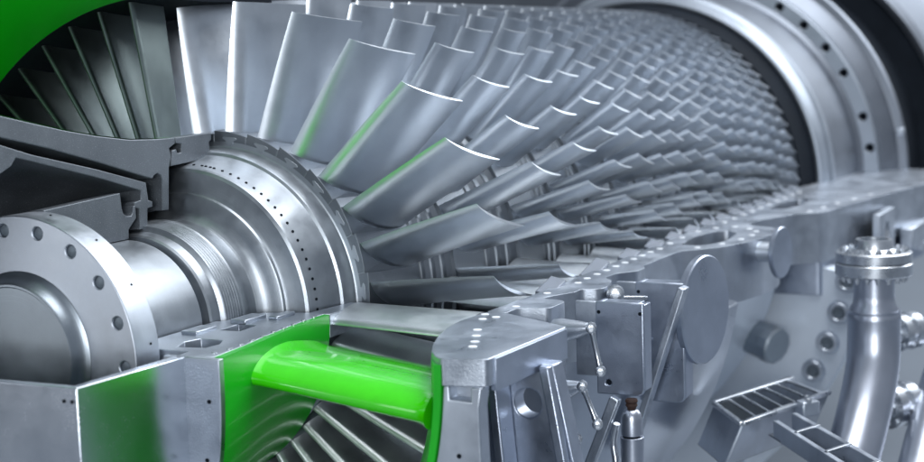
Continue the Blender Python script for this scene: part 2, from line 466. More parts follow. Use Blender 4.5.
# green paint layer on its flow side
lathe('green_flow_surface', [(-0.45, 0.7025), (-0.25, 0.6575), (-0.028, 0.6025), (0.084, 0.5775), (0.203, 0.5515), (0.329, 0.5285), (0.463, 0.5095), (0.576, 0.5035), (0.655, 0.501)], 'green', bear, 90.2, 180, 48)
sec_in = [(-0.45, 0.63), (-0.035, 0.529), (0.076, 0.496), (0.32, 0.438), (0.522, 0.384), (0.529, 0.334), (0.546, 0.329), (0.546, 0.314), (0.523, 0.312), (0.519, 0.267), (0.54, 0.262), (0.535, 0.2565), (0.482, 0.257), (0.486, 0.262), (0.488, 0.314), (0.467, 0.322), (0.468, 0.334), (0.496, 0.337), (0.499, 0.364), (0.318, 0.417), (0.018, 0.494), (-0.001, 0.474), (-0.042, 0.458), (-0.45, 0.50)]
lathe('inner_shell', sec_in, 'cut', bear, 90, 180, 48, True, 30, 0.002)
sec_h = [(0.105, 0.2365), (0.105, 0.352), (0.408, 0.366), (0.412, 0.324), (0.418, 0.308), (0.432, 0.300), (0.450, 0.299), (0.458, 0.306), (0.462, 0.325), (0.471, 0.325), (0.471, 0.29), (0.445, 0.270), (0.436, 0.262), (0.4345, 0.2365)]
lathe('bearing_housing', sec_h, 'cut', bear, 90, 180, 48, True, 30, 0.002)
sec_r = [(0.6665, 0.4985), (0.84, 0.502), (0.840, 0.481), (0.828, 0.475), (0.830, 0.440), (0.846, 0.434), (0.840, 0.4285), (0.815, 0.4285), (0.640, 0.4195), (0.648, 0.463), (0.668, 0.466), (0.672, 0.454), (0.690, 0.454), (0.695, 0.480), (0.6665, 0.484)]
lathe('vane_inner_ring', sec_r, 'cut', bear, 90, 180, 48, True, 30, 0.002)

# ------------------------------------------------------------------ far upper inlet casing with guide vanes
inlet = thing('inlet_casing', 'green painted inlet casing quarter with a fan of dark guide vanes', 'casing')
lathe('bellmouth', [(-0.5, 1.75), (-0.25, 1.42), (0.0, 1.21), (0.22, 1.065), (0.32, 1.005), (0.45, 0.945), (0.55, 0.913), (0.625, 0.900), (0.625, 0.96), (0.3, 1.09), (-0.5, 1.80)], 'green', inlet, 91, 180, 64, True, 30)
lathe('vane_ring', [(0.627, 0.899), (0.70, 0.892), (0.86, 0.886), (1.22, 0.886), (1.22, 0.94), (0.627, 0.95)], 'black', inlet, 91, 180, 64, True, 30)  # extended and coloured black to hold the shade behind the vanes
def vane_bm(x0, cx, r0, r1, thick, lag, camber):
    S = []
    for q in (0, 0.04, 0.3, 0.6, 0.9, 1.0):
        S.append(dict(r=r0 + (r1 - r0) * q, x0=x0 - 0.02 * q, cx=cx * (1 + 0.25 * q), lag=lag, camber=camber, thick=thick, t0=0, round=2))
    return airfoil_bm(S, 14)
vp = bm_link('guide_vane', vane_bm(0.665, 0.150, 0.499, 0.894, 0.015, -0.024, -0.004), 'igv_shaded', inlet, 50)
first = True
for k in range(13, 25):
    a = 0.2 + 7.5 * k
    o = vp if first else vp.copy()
    if not first: COL.objects.link(o); o.parent = inlet
    first = False
    o.rotation_euler = (-rad(a), 0, 0)

# ------------------------------------------------------------------ lower bearing pedestal and green hub
ped = thing('bearing_pedestal', 'silver bearing pedestal with green painted hub in the lower front', 'pedestal')
def hubr(x, r, t):
    k = max(0.0, min(1.0, (0.60 - x) / 0.5))
    n = 2.0 + 1.0 * k
    return r * (abs(math.cos(t)) ** n + abs(math.sin(t)) ** n) ** (-1.0 / n)
tS = math.degrees(math.asin(ZS / 0.52))
hub_prof = [(0.060, 0.562), (0.084, 0.5600), (0.203, 0.546), (0.329, 0.526), (0.463, 0.509), (0.576, 0.502), (0.648, 0.499)]
lathe('green_hub', hub_prof + [(0.648, 0.4805), (0.576, 0.483), (0.463, 0.489), (0.329, 0.505), (0.203, 0.524), (0.06, 0.537)], 'green', ped, 180 - tS, 360 + tS, 96, True, 30, 0, hubr)
# split-plane deck between the shaft and the green hub, with recesses
deck = [(0.0475, -0.476), (0.062, -0.535), (0.203, -0.522), (0.329, -0.503), (0.463, -0.487), (0.576, -0.481), (0.6485, -0.479), (0.6495, -0.499), (0.84, -0.5), (0.84, -0.455), (0.66, -0.43), (0.62, -0.30),
        (0.545, -0.30), (0.535, -0.275), (0.475, -0.268), (0.470, -0.25), (0.12, -0.246), (0.10, -0.36), (0.10, -0.43), (0.03, -0.44)]
pockets = [[(0.135, -0.37), (0.15, -0.445), (0.20, -0.452), (0.245, -0.43), (0.25, -0.36), (0.20, -0.345)],
           [(0.36, -0.335), (0.365, -0.40), (0.45, -0.395), (0.452, -0.335)]]
plate('deck', deck, pockets, -0.05, ZS, lambda u, v, w: (u, v, w), 'casing', ped, 0.002)
def mirror(l): return [(a, -b) for a, b in l]
plate('deck', mirror(deck), [], -0.05, ZS - 0.004, lambda u, v, w: (u, v, w), 'casing', ped, 0.002)
box('seal_cover', (0.325, -0.300, ZS + 0.004), (0.09, 0.05, 0.012), 'casing', ped, 0.003)
box('seal_cover', (0.50, -0.335, ZS + 0.005), (0.10, 0.05, 0.014), 'casing', ped, 0.003)
box('seal_cover', (0.58, -0.390, ZS + 0.004), (0.09, 0.03, 0.010), 'casing', ped, 0.003)
for k, xx in enumerate((0.10, 0.155, 0.21, 0.265, 0.32, 0.375, 0.43, 0.485, 0.54, 0.60)):
    rr = 0.535 - 0.075 * xx + (-0.01 if k < 1 else 0)
    spun('stud', [(0, 0.0075), (0.004, 0.0075), (0.005, 0.006)], (xx, -rr + 0.01, ZS - 0.002), (xx, -rr + 0.01, 1), 'chrome', ped, 12)
# pedestal block: vertical walls
pl_out = [(-0.320, -0.440), (0.046, -0.463), (0.046, -0.432), (-0.300, -0.416), (-0.300, 0.416), (0.046, 0.432), (0.046, 0.463), (-0.320, 0.440)]
plate('block', pl_out, [], -0.75, ZS, lambda u, v, w: (u, v, w), 'polished', ped, 0.003)
fr = [(0.476, 0.0145)]
# narrow front face of the hub flange
def fcurve(R, n, z):
    q = min(0.999, abs(z) / R)
    return R * (1 - q ** n) ** (1 / n)
zs_ = [ZS - 0.001 - 0.55 * k / 24 for k in range(25)]
outer = [(-fcurve(0.563, 3.0, min(0, z_)), z_) for z_ in zs_]
inner = [(-0.40, z_) for z_ in zs_]
plate('hub_flange', outer + list(reversed(inner)), [], 0.040, 0.0595, lambda u, v, w: (w, u, v), 'casing', ped, 0.003)
for z_ in (-0.09, -0.235, -0.38):
    spun('flange_hole', [(0, 0.0055), (0.01, 0.0055)], (0.0385, -fcurve(0.53, 3.0, z_), z_), (1, -fcurve(0.53, 3.0, z_), z_), 'black', ped, 10)
for u in (-0.26, -0.235):
    pass
for xx, yy in ((-0.322, -0.425), (-0.322, -0.402)):
    spun('pin_hole', [(0, 0.0045), (0.006, 0.0045)], (xx, yy, -0.017), (xx + 1, yy, -0.017), 'black', ped, 8)

# ------------------------------------------------------------------ lower compressor casing
low = thing('compressor_casing', 'silver lower half of the compressor casing with flanges, ribs and green inlet', 'casing')
tC = math.degrees(math.asin(ZS / 0.9))
lathe('green_bellmouth', [(0.205, 1.050), (0.25, 1.020), (0.32, 0.985), (0.42, 0.940), (0.52, 0.905), (0.628, 0.884), (0.628, 0.90), (0.53, 0.925), (0.33, 1.005), (0.222, 1.068), (0.205, 1.068)], 'green', low, 180, 360, 96, True, 30)
lathe('bore_liner', [(0.630, 0.883), (0.80, 0.899), (1.10, RCx(1.1)), (4.36, RCx(4.36)), (4.36, 0.92), (0.63, 0.93)], 'casing', low, 180, 360, 96, True, 30)
# guide vanes of the lower half
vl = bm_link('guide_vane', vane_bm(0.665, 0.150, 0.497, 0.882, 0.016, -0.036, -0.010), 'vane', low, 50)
for k in range(0, 13):
    o = vl if k == 0 else vl.copy()
    if k: COL.objects.link(o); o.parent = low
    o.rotation_euler = (-rad(-1.9 - 7.5 * k), 0, 0)
# green inlet strut
S = []
for q, fil in ((0.0, 0.018), (0.025, 0.010), (0.05, 0.004), (0.085, 0.001), (0.12, 0), (0.4, 0), (0.7, 0), (0.92, 0), (0.95, 0.003), (0.975, 0.009), (1.0, 0.018)):
    r = 0.515 + (1.03 - 0.515) * q
    S.append(dict(r=r, x0=0.195 + 0.02 * q - fil, cx=0.345 + 2 * fil, lag=-0.022, camber=-0.008, thick=0.064 + 0.022 * q + fil, t0=rad(-7.4), round=1))
bm_link('strut', airfoil_bm(S, 20), 'lime', low, 60)

# split flange (near side): outline from the photograph's real steps
def arc_in(xa, xb):  # bore edge
    return []
def fillet(pts, rmax, n=4):
    out = []
    m = len(pts)
    for i in range(m):
        p0 = Vector(pts[i - 1]); p1 = Vector(pts[i]); p2 = Vector(pts[(i + 1) % m])
        a_ = p0 - p1; b_ = p2 - p1
        ang = a_.angle(b_) if a_.length > 1e-6 and b_.length > 1e-6 else math.pi
        if ang > rad(172):
            out.append(tuple(p1)); continue
        d = min(rmax, 0.45 * a_.length, 0.45 * b_.length)
        q0 = p1 + a_.normalized() * d; q2 = p1 + b_.normalized() * d
        for k in range(n + 1):
            t_ = k / n
            out.append(tuple(q0 * (1 - t_) ** 2 + p1 * 2 * t_ * (1 - t_) + q2 * t_ ** 2))
    return out
front_out = [(0.205, -1.070), (0.230, -1.176), (0.665, -1.194), (0.800, -0.966), (0.800, -0.901), (0.74, -0.896), (0.66, -0.892), (0.56, -0.905), (0.46, -0.932), (0.36, -0.968), (0.28, -1.006), (0.225, -1.045)]
plate('corner_plate', fillet(front_out, 0.012), [], -0.050, ZS, lambda u, v, w: (u, v, w), 'casing', low, 0.002)
near = [(0.8005, -0.901), (0.8005, -0.962), (0.868, -0.958), (0.884, -0.982), (0.900, -1.046), (1.015, -1.046), (1.040, -1.012), (1.040, -0.962), (1.080, -0.968), (1.180, -1.011), (1.225, -1.004), (1.240, -1.058), (1.285, -1.066), (1.410, -1.032), (1.450, -0.994), (1.540, -1.000), (1.600, -1.046), (1.670, -1.046), (1.705, -1.024),
        (2.017, -1.028), (2.075, -1.036), (2.120, -1.085), (2.20, -1.140), (2.32, -1.180), (2.46, -1.208), (2.62, -1.216), (2.72, -1.200), (2.76, -1.165), (2.79, -1.080), (2.85, -1.042), (2.98, -1.055), (3.20, -1.133), (3.27, -1.222), (3.32, -1.236), (3.61, -1.268), (3.94, -1.325), (4.51, -1.415), (5.3, -1.43), (5.3, -0.95), (4.37, -0.90), (4.36, -RCx(4.36) - 0.002), (1.10, -RCx(1.1) - 0.002)]
oval = fillet([(2.205, -0.985), (2.43, -0.958), (2.60, -0.985), (2.64, -1.03), (2.56, -1.085), (2.36, -1.105), (2.23, -1.07)], 0.03)
oval2 = fillet([(3.36, -0.985), (3.56, -0.97), (3.78, -1.0), (3.76, -1.06), (3.54, -1.08), (3.38, -1.05)], 0.03)
plate('split_flange', fillet(near, 0.018), [oval, oval2], -0.19, ZS, lambda u, v, w: (u, v, w), 'casing', low, 0.002)
box('pocket_shade', (2.42, -1.03, -0.198), (0.50, 0.17, 0.012), 'black', low, 0)  # black sheet stands in for the shade inside the oval hole
box('pocket_shade', (3.57, -1.025, -0.183), (0.46, 0.14, 0.006), 'black', low, 0)
far = [(0.205, 1.07), (0.245, 1.17), (0.75, 1.17), (0.85, 1.06), (1.45, 1.05), (1.65, 1.14), (3.5, 1.22), (5.3, 1.4), (5.3, 0.95), (4.37, 0.895), (4.36, RCx(4.36) + 0.002), (1.10, RCx(1.1) + 0.002), (0.74, 0.896), (0.66, 0.882), (0.46, 0.93), (0.28, 1.006)]
plate('split_flange', far, [], -0.048, ZS, lambda u, v, w: (u, v, w), 'casing', low, 0.003)
# dowels and bolt heads on the split face, their glint painted white
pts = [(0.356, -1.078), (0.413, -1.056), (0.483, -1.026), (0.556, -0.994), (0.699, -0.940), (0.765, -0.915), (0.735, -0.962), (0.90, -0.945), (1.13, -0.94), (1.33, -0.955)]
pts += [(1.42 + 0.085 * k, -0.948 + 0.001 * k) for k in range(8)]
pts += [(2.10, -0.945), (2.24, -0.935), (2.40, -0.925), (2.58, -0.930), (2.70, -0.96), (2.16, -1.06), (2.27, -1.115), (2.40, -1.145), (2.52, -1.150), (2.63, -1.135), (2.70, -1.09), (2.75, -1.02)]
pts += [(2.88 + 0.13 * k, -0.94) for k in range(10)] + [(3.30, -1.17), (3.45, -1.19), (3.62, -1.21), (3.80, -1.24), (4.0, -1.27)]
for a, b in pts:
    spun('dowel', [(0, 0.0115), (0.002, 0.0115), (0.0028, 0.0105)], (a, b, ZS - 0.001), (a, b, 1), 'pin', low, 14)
# deep block under the rear flange
plate('flange_block', fillet([(3.30, -0.92), (3.30, -1.215), (3.60, -1.25), (3.95, -1.31), (4.51, -1.40), (5.28, -1.41), (5.28, -0.96), (4.4, -0.92)], 0.02), [], -0.33, -0.1915, lambda u, v, w: (u, v, w), 'casing2', low, 0.004)
# front corner: green lip is part of the bellmouth; silver front face, pocket, fascia, web and ribs
fo = [(-1.068, -0.0495), (-1.165, -0.0495), (-1.165, -0.095), (-1.150, -0.10)]
zz = [-0.10 - 0.65 * k / 16 for k in range(17)]
fo = [(-1.069, -0.0495), (-1.084, -0.0495), (-1.084, -0.082), (-1.140, -0.084), (-1.140, -0.0495), (-1.168, -0.0495), (-1.160, -0.10)] + [(-1.160 + 0.02 * (0.1 + z_) , z_) for z_ in zz[1:]] + [(-math.sqrt(max(0.0, 1.069 ** 2 - z_ ** 2)), z_) for z_ in reversed(zz)]
plate('end_plate', fo, [], 0.212, 0.262, lambda u, v, w: (w, u, v), 'flange', low, 0.004)
box('pocket_back', (0.270, -1.112, -0.068), (0.030, 0.066, 0.044), 'flange', low, 0.002)
spun('pin_hole', [(0, 0.006), (0.01, 0.006)], (0.2105, -1.105, -0.215), (1, -1.105, -0.215), 'black', low, 10)
web = [(-0.98, -0.0495), (-1.225, -0.0495), (-1.285, -0.34), (-1.32, -0.60), (-0.9, -0.60)]
plate('web', web, [circle(-1.154, -0.150, 0.037, 28)], 0.50, 0.56, lambda u, v, w: (w, u, v), 'casing2', low, 0.004)
def rib(name, top, bot, x0, x1, th):
    out = [(top, -0.0495), (top - th, -0.0495), (bot - th, -0.6), (bot, -0.6)]
    return plate(name, out, [], x0, x1, lambda u, v, w: (w, u, v), 'casing2', low, 0.004)
rib('rib', -1.076, -1.120, 0.420, 0.499, 0.026)
rib('rib', -1.1975, -1.290, 0.470, 0.499, 0.026)
bar('fascia', (0.262, -1.176, -0.027), (0.655, -1.1915, -0.027), 0.016, 0.078, 'casing2', low, 0.002)

# casing barrel outside: bands and bolted ring
lathe('casing_shell', [(0.262, 1.06), (0.40, 1.0), (0.6, 0.96), (1.20, 0.96), (1.22, 0.93), (0.6, 0.91), (0.30, 1.02)], 'ringgrey', low, 180, 360 - 3.2, 96, True, 30)  # dark grey stands in for the shading behind the link rods
lathe('bleed_manifold', [(1.22, 0.95), (1.26, 1.02), (1.34, 1.10), (1.46, 1.165), (1.60, 1.20), (1.80, 1.21), (2.18, 1.21), (2.20, 1.195), (2.20, 1.02), (2.16, 0.95)], 'manifold', low, 195, 360 - 8.2, 110, True, 30, 0.006)
lathe('shell', [(2.201, 1.03), (2.9, 1.05), (3.20, 1.09), (3.20, 0.96), (2.201, 0.95)], 'pale', low, 195, 360 - 12.2, 96, True, 30)
hs = [rad(-11.5 - 5.75 * k) for k in range(14)]
rout = [(-1.43 * math.cos(rad(-10 - 2 * k)), 1.43 * math.sin(rad(-10 - 2 * k))) for k in range(41)] + [(-0.95 * math.cos(rad(-90 + 2 * k)), 0.95 * math.sin(rad(-90 + 2 * k))) for k in range(41)]
bolt_ring = plate('bolted_ring', rout, [circle(-1.345 * math.cos(t), 1.345 * math.sin(t), 0.026, 16) for t in hs], 3.317, 3.42, lambda u, v, w: (w, u, v), 'pale', low, 0.006)
for t in hs:
    c = Vector(polar(3.317, 1.345, t))
    ring = [(-0.02, 0.0265), (-0.024, 0.030), (-0.024, 0.040), (-0.020, 0.044), (0.0, 0.050), (0.0, 0.0265)]
    bm = bmesh.new(); RR = []
    for s_, r_ in ring:
        RR.append([bm.verts.new((c.x + s_, c.y + r_ * math.cos(2 * math.pi * i / 20), c.z + r_ * math.sin(2 * math.pi * i / 20))) for i in range(20)])
    for k in range(len(RR)):
        for i in range(20):
            bm.faces.new((RR[k][i], RR[k][(i + 1) % 20], RR[(k + 1) % len(RR)][(i + 1) % 20], RR[(k + 1) % len(RR)][i]))
    bm_link('bolt_boss', bm, 'casing', bolt_ring, 35)
    spun('bolt_hole_shade', [(0, 0.0255), (0.01, 0.0255)], (3.313, c.y, c.z), (4, c.y, c.z), 'plug', bolt_ring, 16)  # grey disc painted as the shade in the hole
lathe('barrel', [(3.42, 1.05), (5.2, 1.12), (5.2, 0.96), (3.42, 0.96)], 'casing2', low, 195, 360 - 16, 64, True, 30)

# stator roots and vanes along the bore, just under the rotor blades
svp = None
for i in range(len(ST) - 1):
    te = ST[i][0] + ST[i][1]; nx = ST[i + 1][0]
    g = nx - te; xm = te + 0.14 * g; cx = 0.72 * g
    hub = 0.5 * (ST[i][4] + ST[i + 1][4]) + 0.022
    dtheta = 360.0 / (ST[i][2] * 1.15)
    first = None
    for k in range(4 if i < 6 else 3):
        a = -3.0 - dtheta * k
        if first is None:
            Ss = []
            for q in (0, 0.05, 0.35, 0.7, 1.0):
                r = hub + (RCx(xm) - hub) * q
                Ss.append(dict(r=r, x0=xm, cx=cx, lag=-0.45 * cx, camber=-0.012, thick=0.011, t0=0))
            first = bm_link('stator_vane', airfoil_bm(Ss, 8), 'vane', low, 50)
            rb_ = bmesh.new()
            q = Matrix.Rotation(rad(-14), 3, 'Y') @ Matrix.Rotation(rad(10), 3, 'X')
            box_bm(rb_, (xm + cx * 0.55, -RCx(xm) + 0.004, 0.062), (cx * 1.0, 0.050, 0.014), q)
            first_root = bm_link('stator_root', rb_, 'ringgrey', first, 30, 0.003)
            o = first
        else:
            o = first.copy(); COL.objects.link(o); o.parent = low
        o.rotation_euler = (-rad(a), 0, 0)

# ------------------------------------------------------------------ rear casing rings
rear = thing('diffuser_casing', 'large round rear casing rings with bolt holes and black gaps behind the blades', 'casing')
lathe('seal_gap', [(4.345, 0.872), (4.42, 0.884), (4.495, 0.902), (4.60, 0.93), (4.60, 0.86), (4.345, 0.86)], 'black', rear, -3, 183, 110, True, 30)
lathe('lip_ring', [(4.505, 0.910), (4.500, 0.922), (4.505, 0.934), (4.53, 0.944), (4.56, 0.950), (4.585, 0.955), (4.60, 0.965), (4.604, 0.972), (4.62, 0.974), (4.64, 0.970), (4.64, 0.93), (4.52, 0.905)], 'ringlight', rear, -3, 183, 110, True, 25)
lathe('ring_cone', [(4.641, 0.966), (4.90, 0.972), (5.06, 0.980), (5.09, 0.99), (5.108, 1.01), (5.108, 0.94), (4.641, 0.93)], 'ringgrey', rear, -3, 183, 110, True, 25)
angs = [-1.4, 7.7, 16.7, 30.2, 39.0, 48.0, 56.8, 65.7, 74.6, 83.5, 92.4, 101.3, 110.2]
def sect(r, a0, a1, n): return [(-r * math.cos(rad(a0 + (a1 - a0) * k / n)), r * math.sin(rad(a0 + (a1 - a0) * k / n))) for k in range(n + 1)]
bf = plate('bolt_flange', sect(1.082, -3, 183, 110) + sect(1.006, 183, -3, 110), [circle(-1.046 * math.cos(rad(a)), 1.046 * math.sin(rad(a)), 0.023, 16) for a in angs], 5.11, 5.20, lambda u, v, w: (w, u, v), 'ringlight', rear, 0.004)
for a in angs:
    c = polar(5.15, 1.046, rad(a)); spun('bolt_recess', [(0, 0.0225), (0.02, 0.0225)], c, (c[0] + 1, c[1], c[2]), 'black', bf, 14)
lathe('outer_cone', [(5.19, 1.084), (5.20, 1.095), (5.26, 1.160), (5.262, 1.170), (5.25, 1.176), (5.252, 1.196), (5.275, 1.204), (5.30, 1.200), (5.30, 1.0), (5.2, 1.0)], 'ringgrey', rear, -3, 183, 110, True, 25)
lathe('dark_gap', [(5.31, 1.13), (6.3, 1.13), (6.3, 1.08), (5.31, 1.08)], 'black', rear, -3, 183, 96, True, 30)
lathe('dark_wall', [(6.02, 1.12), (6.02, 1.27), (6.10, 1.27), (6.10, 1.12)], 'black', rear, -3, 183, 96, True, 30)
lathe('end_ring', [(6.00, 1.275), (5.98, 1.31), (6.00, 1.345), (6.12, 1.42), (6.3, 1.52), (6.6, 1.62), (6.8, 1.64), (6.8, 1.27)], 'ringgrey', rear, -3, 183, 110, True, 25)
box('joint_lug', (5.245, -1.17, 0.215), (0.05, 0.03, 0.035), 'flange', rear, 0.004)

# ------------------------------------------------------------------ fittings on the near side
def control_box(name, label, x, y0, y1, z0, z1, depth, group):
    t = thing(name, label, 'box', group=group)
    w = y0 - y1
    out = [(y0, z1), (y1, z1), (y1, z0 + 0.02), (y1 + 0.006, z0 + 0.006), (y1 + 0.02, z0), (y0, z0 + 0.0)]
    body = plate('cover', out, [circle(y0 - 0.035, z0 + 0.035, 0.0085, 14)] if name == 'actuator_box' else [], x, x + 0.012, lambda u, v, w_: (w_, u, v), 'casing2', t, 0.004)
    box('side_wall', (x + 0.012 + depth / 2, y1 + 0.008, (z0 + z1) / 2 + 0.004), (depth, 0.014, z1 - z0 - 0.02), 'casing2', t, 0.003)
    box('side_wall', (x + 0.012 + depth / 2, y0 - 0.008, (z0 + z1) / 2 + 0.004), (depth, 0.014, z1 - z0 - 0.012), 'casing2', t, 0.003)
    box('top_wall', (x + 0.012 + depth / 2, (y0 + y1) / 2, z1 - 0.008), (depth - 0.004, w - 0.034, 0.012), 'casing2', t, 0.003)
    box('back_plate', (x + 0.03, y0 + 0.036, (z0 + z1) / 2 + 0.02), (0.014, 0.070, z1 - z0 - 0.05), 'casing', t, 0.003)
    spun('drain_hole', [(0, 0.0084), (0.004, 0.0084)], (x + 0.006, y0 - 0.035, z0 + 0.035), (x + 1, y0 - 0.035, z0 + 0.035), 'black', t, 14)
    for yy, zz_ in ((y0 - 0.010, z1 - 0.03), (y1 + 0.010, z1 - 0.03)):
        spun('screw_hole', [(0, 0.0055), (0.004, 0.0055)], (x - 0.001, yy, zz_), (x + 1, yy, zz_), 'black', t, 10)
    return t
control_box('actuator_box', 'blue silver sheet metal box with rounded corner above the bellows rod', 1.10, -1.100, -1.243, -0.262, 0.004, 0.055, 'sheet metal boxes')
control_box('actuator_box', 'blue silver sheet metal box beside the round blank cover', 1.45, -1.092, -1.245, -0.36, 0.006, 0.07, 'sheet metal boxes')

t = thing('diagonal_brace', 'flat silver brace slanting down from the box beside the blank cover', 'brace')
bar('brace_bar', (1.40, -1.262, 0.004), (1.40, -1.070, -0.56), 0.050, 0.022, 'casing', t, 0.004)
t = thing('diagonal_brace', 'flat silver brace left of the bellows rod under the box', 'brace')
bar('brace_bar', (1.07, -1.168, -0.262), (1.07, -1.070, -0.50), 0.028, 0.030, 'casing', t, 0.004)

act = thing('bellows_rod', 'vertical actuator rod with rusty bellows under the sheet metal box', 'actuator')
spun('bellows', [(0, 0.016), (0.006, 0.018), (0.012, 0.015), (0.018, 0.017), (0.024, 0.013), (0.030, 0.012)], (1.07, -1.214, -0.2625), (1.07, -1.214, -1), 'rubber', act, 20)
spun('sleeve', [(0, 0.014), (0.004, 0.020), (0.014, 0.027), (0.03, 0.030), (0.072, 0.031), (0.074, 0.029)], (1.07, -1.214, -0.291), (1.07, -1.214, -1), 'pipe', act, 24)
spun('sleeve', [(0, 0.028), (0.003, 0.0335), (0.26, 0.0335)], (1.07, -1.214, -0.368), (1.07, -1.214, -1), 'pipe', act, 24)
spun('collar', [(0, 0.027), (0.006, 0.027)], (1.07, -1.214, -0.3635), (1.07, -1.214, -1), 'black', act, 20)
tube('hose', [(1.08, -1.165, -0.34), (1.09, -1.15, -0.40), (1.08, -1.16, -0.46), (1.09, -1.15, -0.56)], 0.010, 'chrome', act, 10, 8)

def link_rod(label, a, b, lever):
    t = thing('vane_link', label, 'linkage', group='variable vane links')
    a = Vector(a); b = Vector(b); d = (b - a).normalized()
    r = spun('rod', [(0, 0.0065), (0.012, 0.0085), (0.02, 0.0095), (0.024, 0.0075), ((b - a).length - 0.024, 0.0075), ((b - a).length - 0.02, 0.0095), ((b - a).length - 0.012, 0.0085), ((b - a).length, 0.0065)], a, b, 'chrome', t, 14)
    for c in (a, b):
        spun('rod_end', [(-0.012, 0.010), (-0.009, 0.0145), (0.009, 0.0145), (0.012, 0.010)], c, c + Vector((-1, -0.4, 0)), 'chrome', t, 16)
        spun('nut', [(0.013, 0.009), (0.014, 0.0105), (0.022, 0.0105), (0.023, 0.006), (0.030, 0.006)], c, c + Vector((-1, -0.4, 0)), 'chrome', t, 6, smooth=20)
        spun('pin', [(-0.05, 0.007), (-0.012, 0.007)], c, c + Vector((-1, -0.4, 0)), 'chrome', t, 10)
    L = Vector(lever)
    spun('lever', [(0, 0.034), (0.02, 0.034), ((a - L).length * 0.75, 0.020), ((a - L).length - 0.008, 0.014)], L, a, 'casing', t, 20)
    return t
link_rod('polished vane link rod, uppermost, beside the front casing corner', (0.85, -1.186, -0.022), (0.86, -1.206, -0.140), (0.86, -1.08, -0.040))
link_rod('polished vane link rod in the middle below the uppermost one', (0.85, -1.157, -0.182), (0.86, -1.194, -0.286), (0.86, -1.06, -0.21))
link_rod('polished vane link rod lowest of the three at the frame bottom', (0.85, -1.138, -0.330), (0.86, -1.150, -0.45), (0.86, -1.02, -0.36))
cr = thing('vane_crank', 'small polished crank with nut between the two sheet metal boxes', 'linkage')
spun('hub', [(0, 0.022), (0.004, 0.026), (0.03, 0.026), (0.034, 0.020)], (1.30, -1.085, -0.005), (0.6, -1.35, 0.0), 'chrome', cr, 20)
spun('nut', [(0.035, 0.012), (0.036, 0.016), (0.05, 0.016), (0.051, 0.009), (0.062, 0.009)], (1.30, -1.085, -0.005), (0.6, -1.35, 0.0), 'chrome', cr, 6, smooth=20)
bar('arm', (1.30, -1.08, -0.02), (1.38, -1.15, -0.03), 0.03, 0.014, 'chrome', cr, 0.003)

def blank_cover(label, x, y, z, r, th, stub):
    t = thing('blank_cover', label, 'cover', group='round blank covers')
    spun('disc', [(0, r - 0.006), (0.005, r), (th - 0.004, r), (th, r - 0.004)], (x + 0.13 * th, y + th, z), (x - 0.13, y - 1 + th, z), 'casing2', t, 56)
    spun('nozzle', [(0, r * 0.4), (stub, r * 0.4)], (x, y + th + stub, z), (x, y - 1, z), 'casing', t, 40)
blank_cover('large flat round blank cover on the casing side', 1.585, -1.272, -0.094, 0.168, 0.026, 0.075)
blank_cover('small flat round blank cover behind the oval flange hole', 2.44, -1.285, -0.033, 0.092, 0.020, 0.09)

kn = thing('plug_boss', 'dark hexagonal plug on the pale rear casing shell', 'plug')
spun('hexagon', [(0, 0.074), (0.15, 0.074), (0.156, 0.078), (0.20, 0.078), (0.208, 0.070)], (3.20, -0.90, -0.47), (3.06, -1.20, -0.54), 'boss', kn, 12, smooth=25)

tr = thing('cable_tray', 'open slatted metal tray below the large round cover', 'tray')
A = Vector((2.021, -1.155, -0.5)); B = Vector((1.776, -1.323, -0.5)); C = Vector((2.299, -1.479, -0.5)); D = Vector((2.475, -1.305, -0.5))
D = A + (C - B); D = Vector((2.475, -1.305, -0.5))
dn = Vector((-0.022, 0.052, -0.135))
def quad_wall(name, a, b, th=0.008, dep=-0.105):
    a = Vector(a); b = Vector(b); d = (b - a); n_ = Vector((-d.y, d.x, 0)).normalized() * th
    bm = bmesh.new()
    lo = [a, b, b + n_, a + n_]
    v1 = [bm.verts.new(v) for v in lo]; v2 = [bm.verts.new(v + dn) for v in lo]
    bm.faces.new(v1); bm.faces.new(list(reversed(v2)))
    for i in range(4): bm.faces.new((v1[i], v1[(i + 1) % 4], v2[(i + 1) % 4], v2[i]))
    return bm_link(name, bm, 'casing', tr, 30, 0.002)
quad_wall('end_wall', A, B); quad_wall('side_wall', B, C); quad_wall('side_wall', D, A); quad_wall('end_wall', C, D)
for k in range(7):
    q = (k + 0.15) / 6.6
    bar('slat', A.lerp(D, q) + Vector((0, 0, 0.004)), B.lerp(C, q) + Vector((0, 0, 0.004)), 0.009, 0.008, 'chrome', tr, 0.0015)
bm = bmesh.new(); vs = [bm.verts.new(v + dn) for v in (A, B, C, D)]; bm.faces.new(vs)
bm_link('bottom', bm, 'cast', tr, 0)
bar('rim', B + Vector((0, 0, 0.006)), C + Vector((0, 0, 0.006)), 0.022, 0.016, 'chrome', tr, 0.004)
bar('rim', A + Vector((0, 0, 0.006)), D + Vector((0, 0, 0.006)), 0.022, 0.016, 'chrome', tr, 0.004)
bar('rim', A + Vector((-0.004, 0, 0.006)), B + Vector((-0.004, 0, 0.006)), 0.016, 0.014, 'chrome', tr, 0.004)
bar('handle', A.lerp(B, 0.25) + Vector((-0.012, 0, -0.05)), A.lerp(B, 0.85) + Vector((-0.012, 0, -0.05)), 0.012, 0.014, 'chrome', tr, 0.003)
rl = thing('tray_support_rail', 'pair of silver support rails running from the tray to the lower right', 'rail')
bar('rail', (1.90, -1.40, -0.535), (1.35, -1.80, -0.535), 0.02, 0.06, 'casing', rl, 0.003)
bar('rail', (2.02, -1.43, -0.535), (1.45, -1.86, -0.535), 0.02, 0.06, 'casing', rl, 0.003)
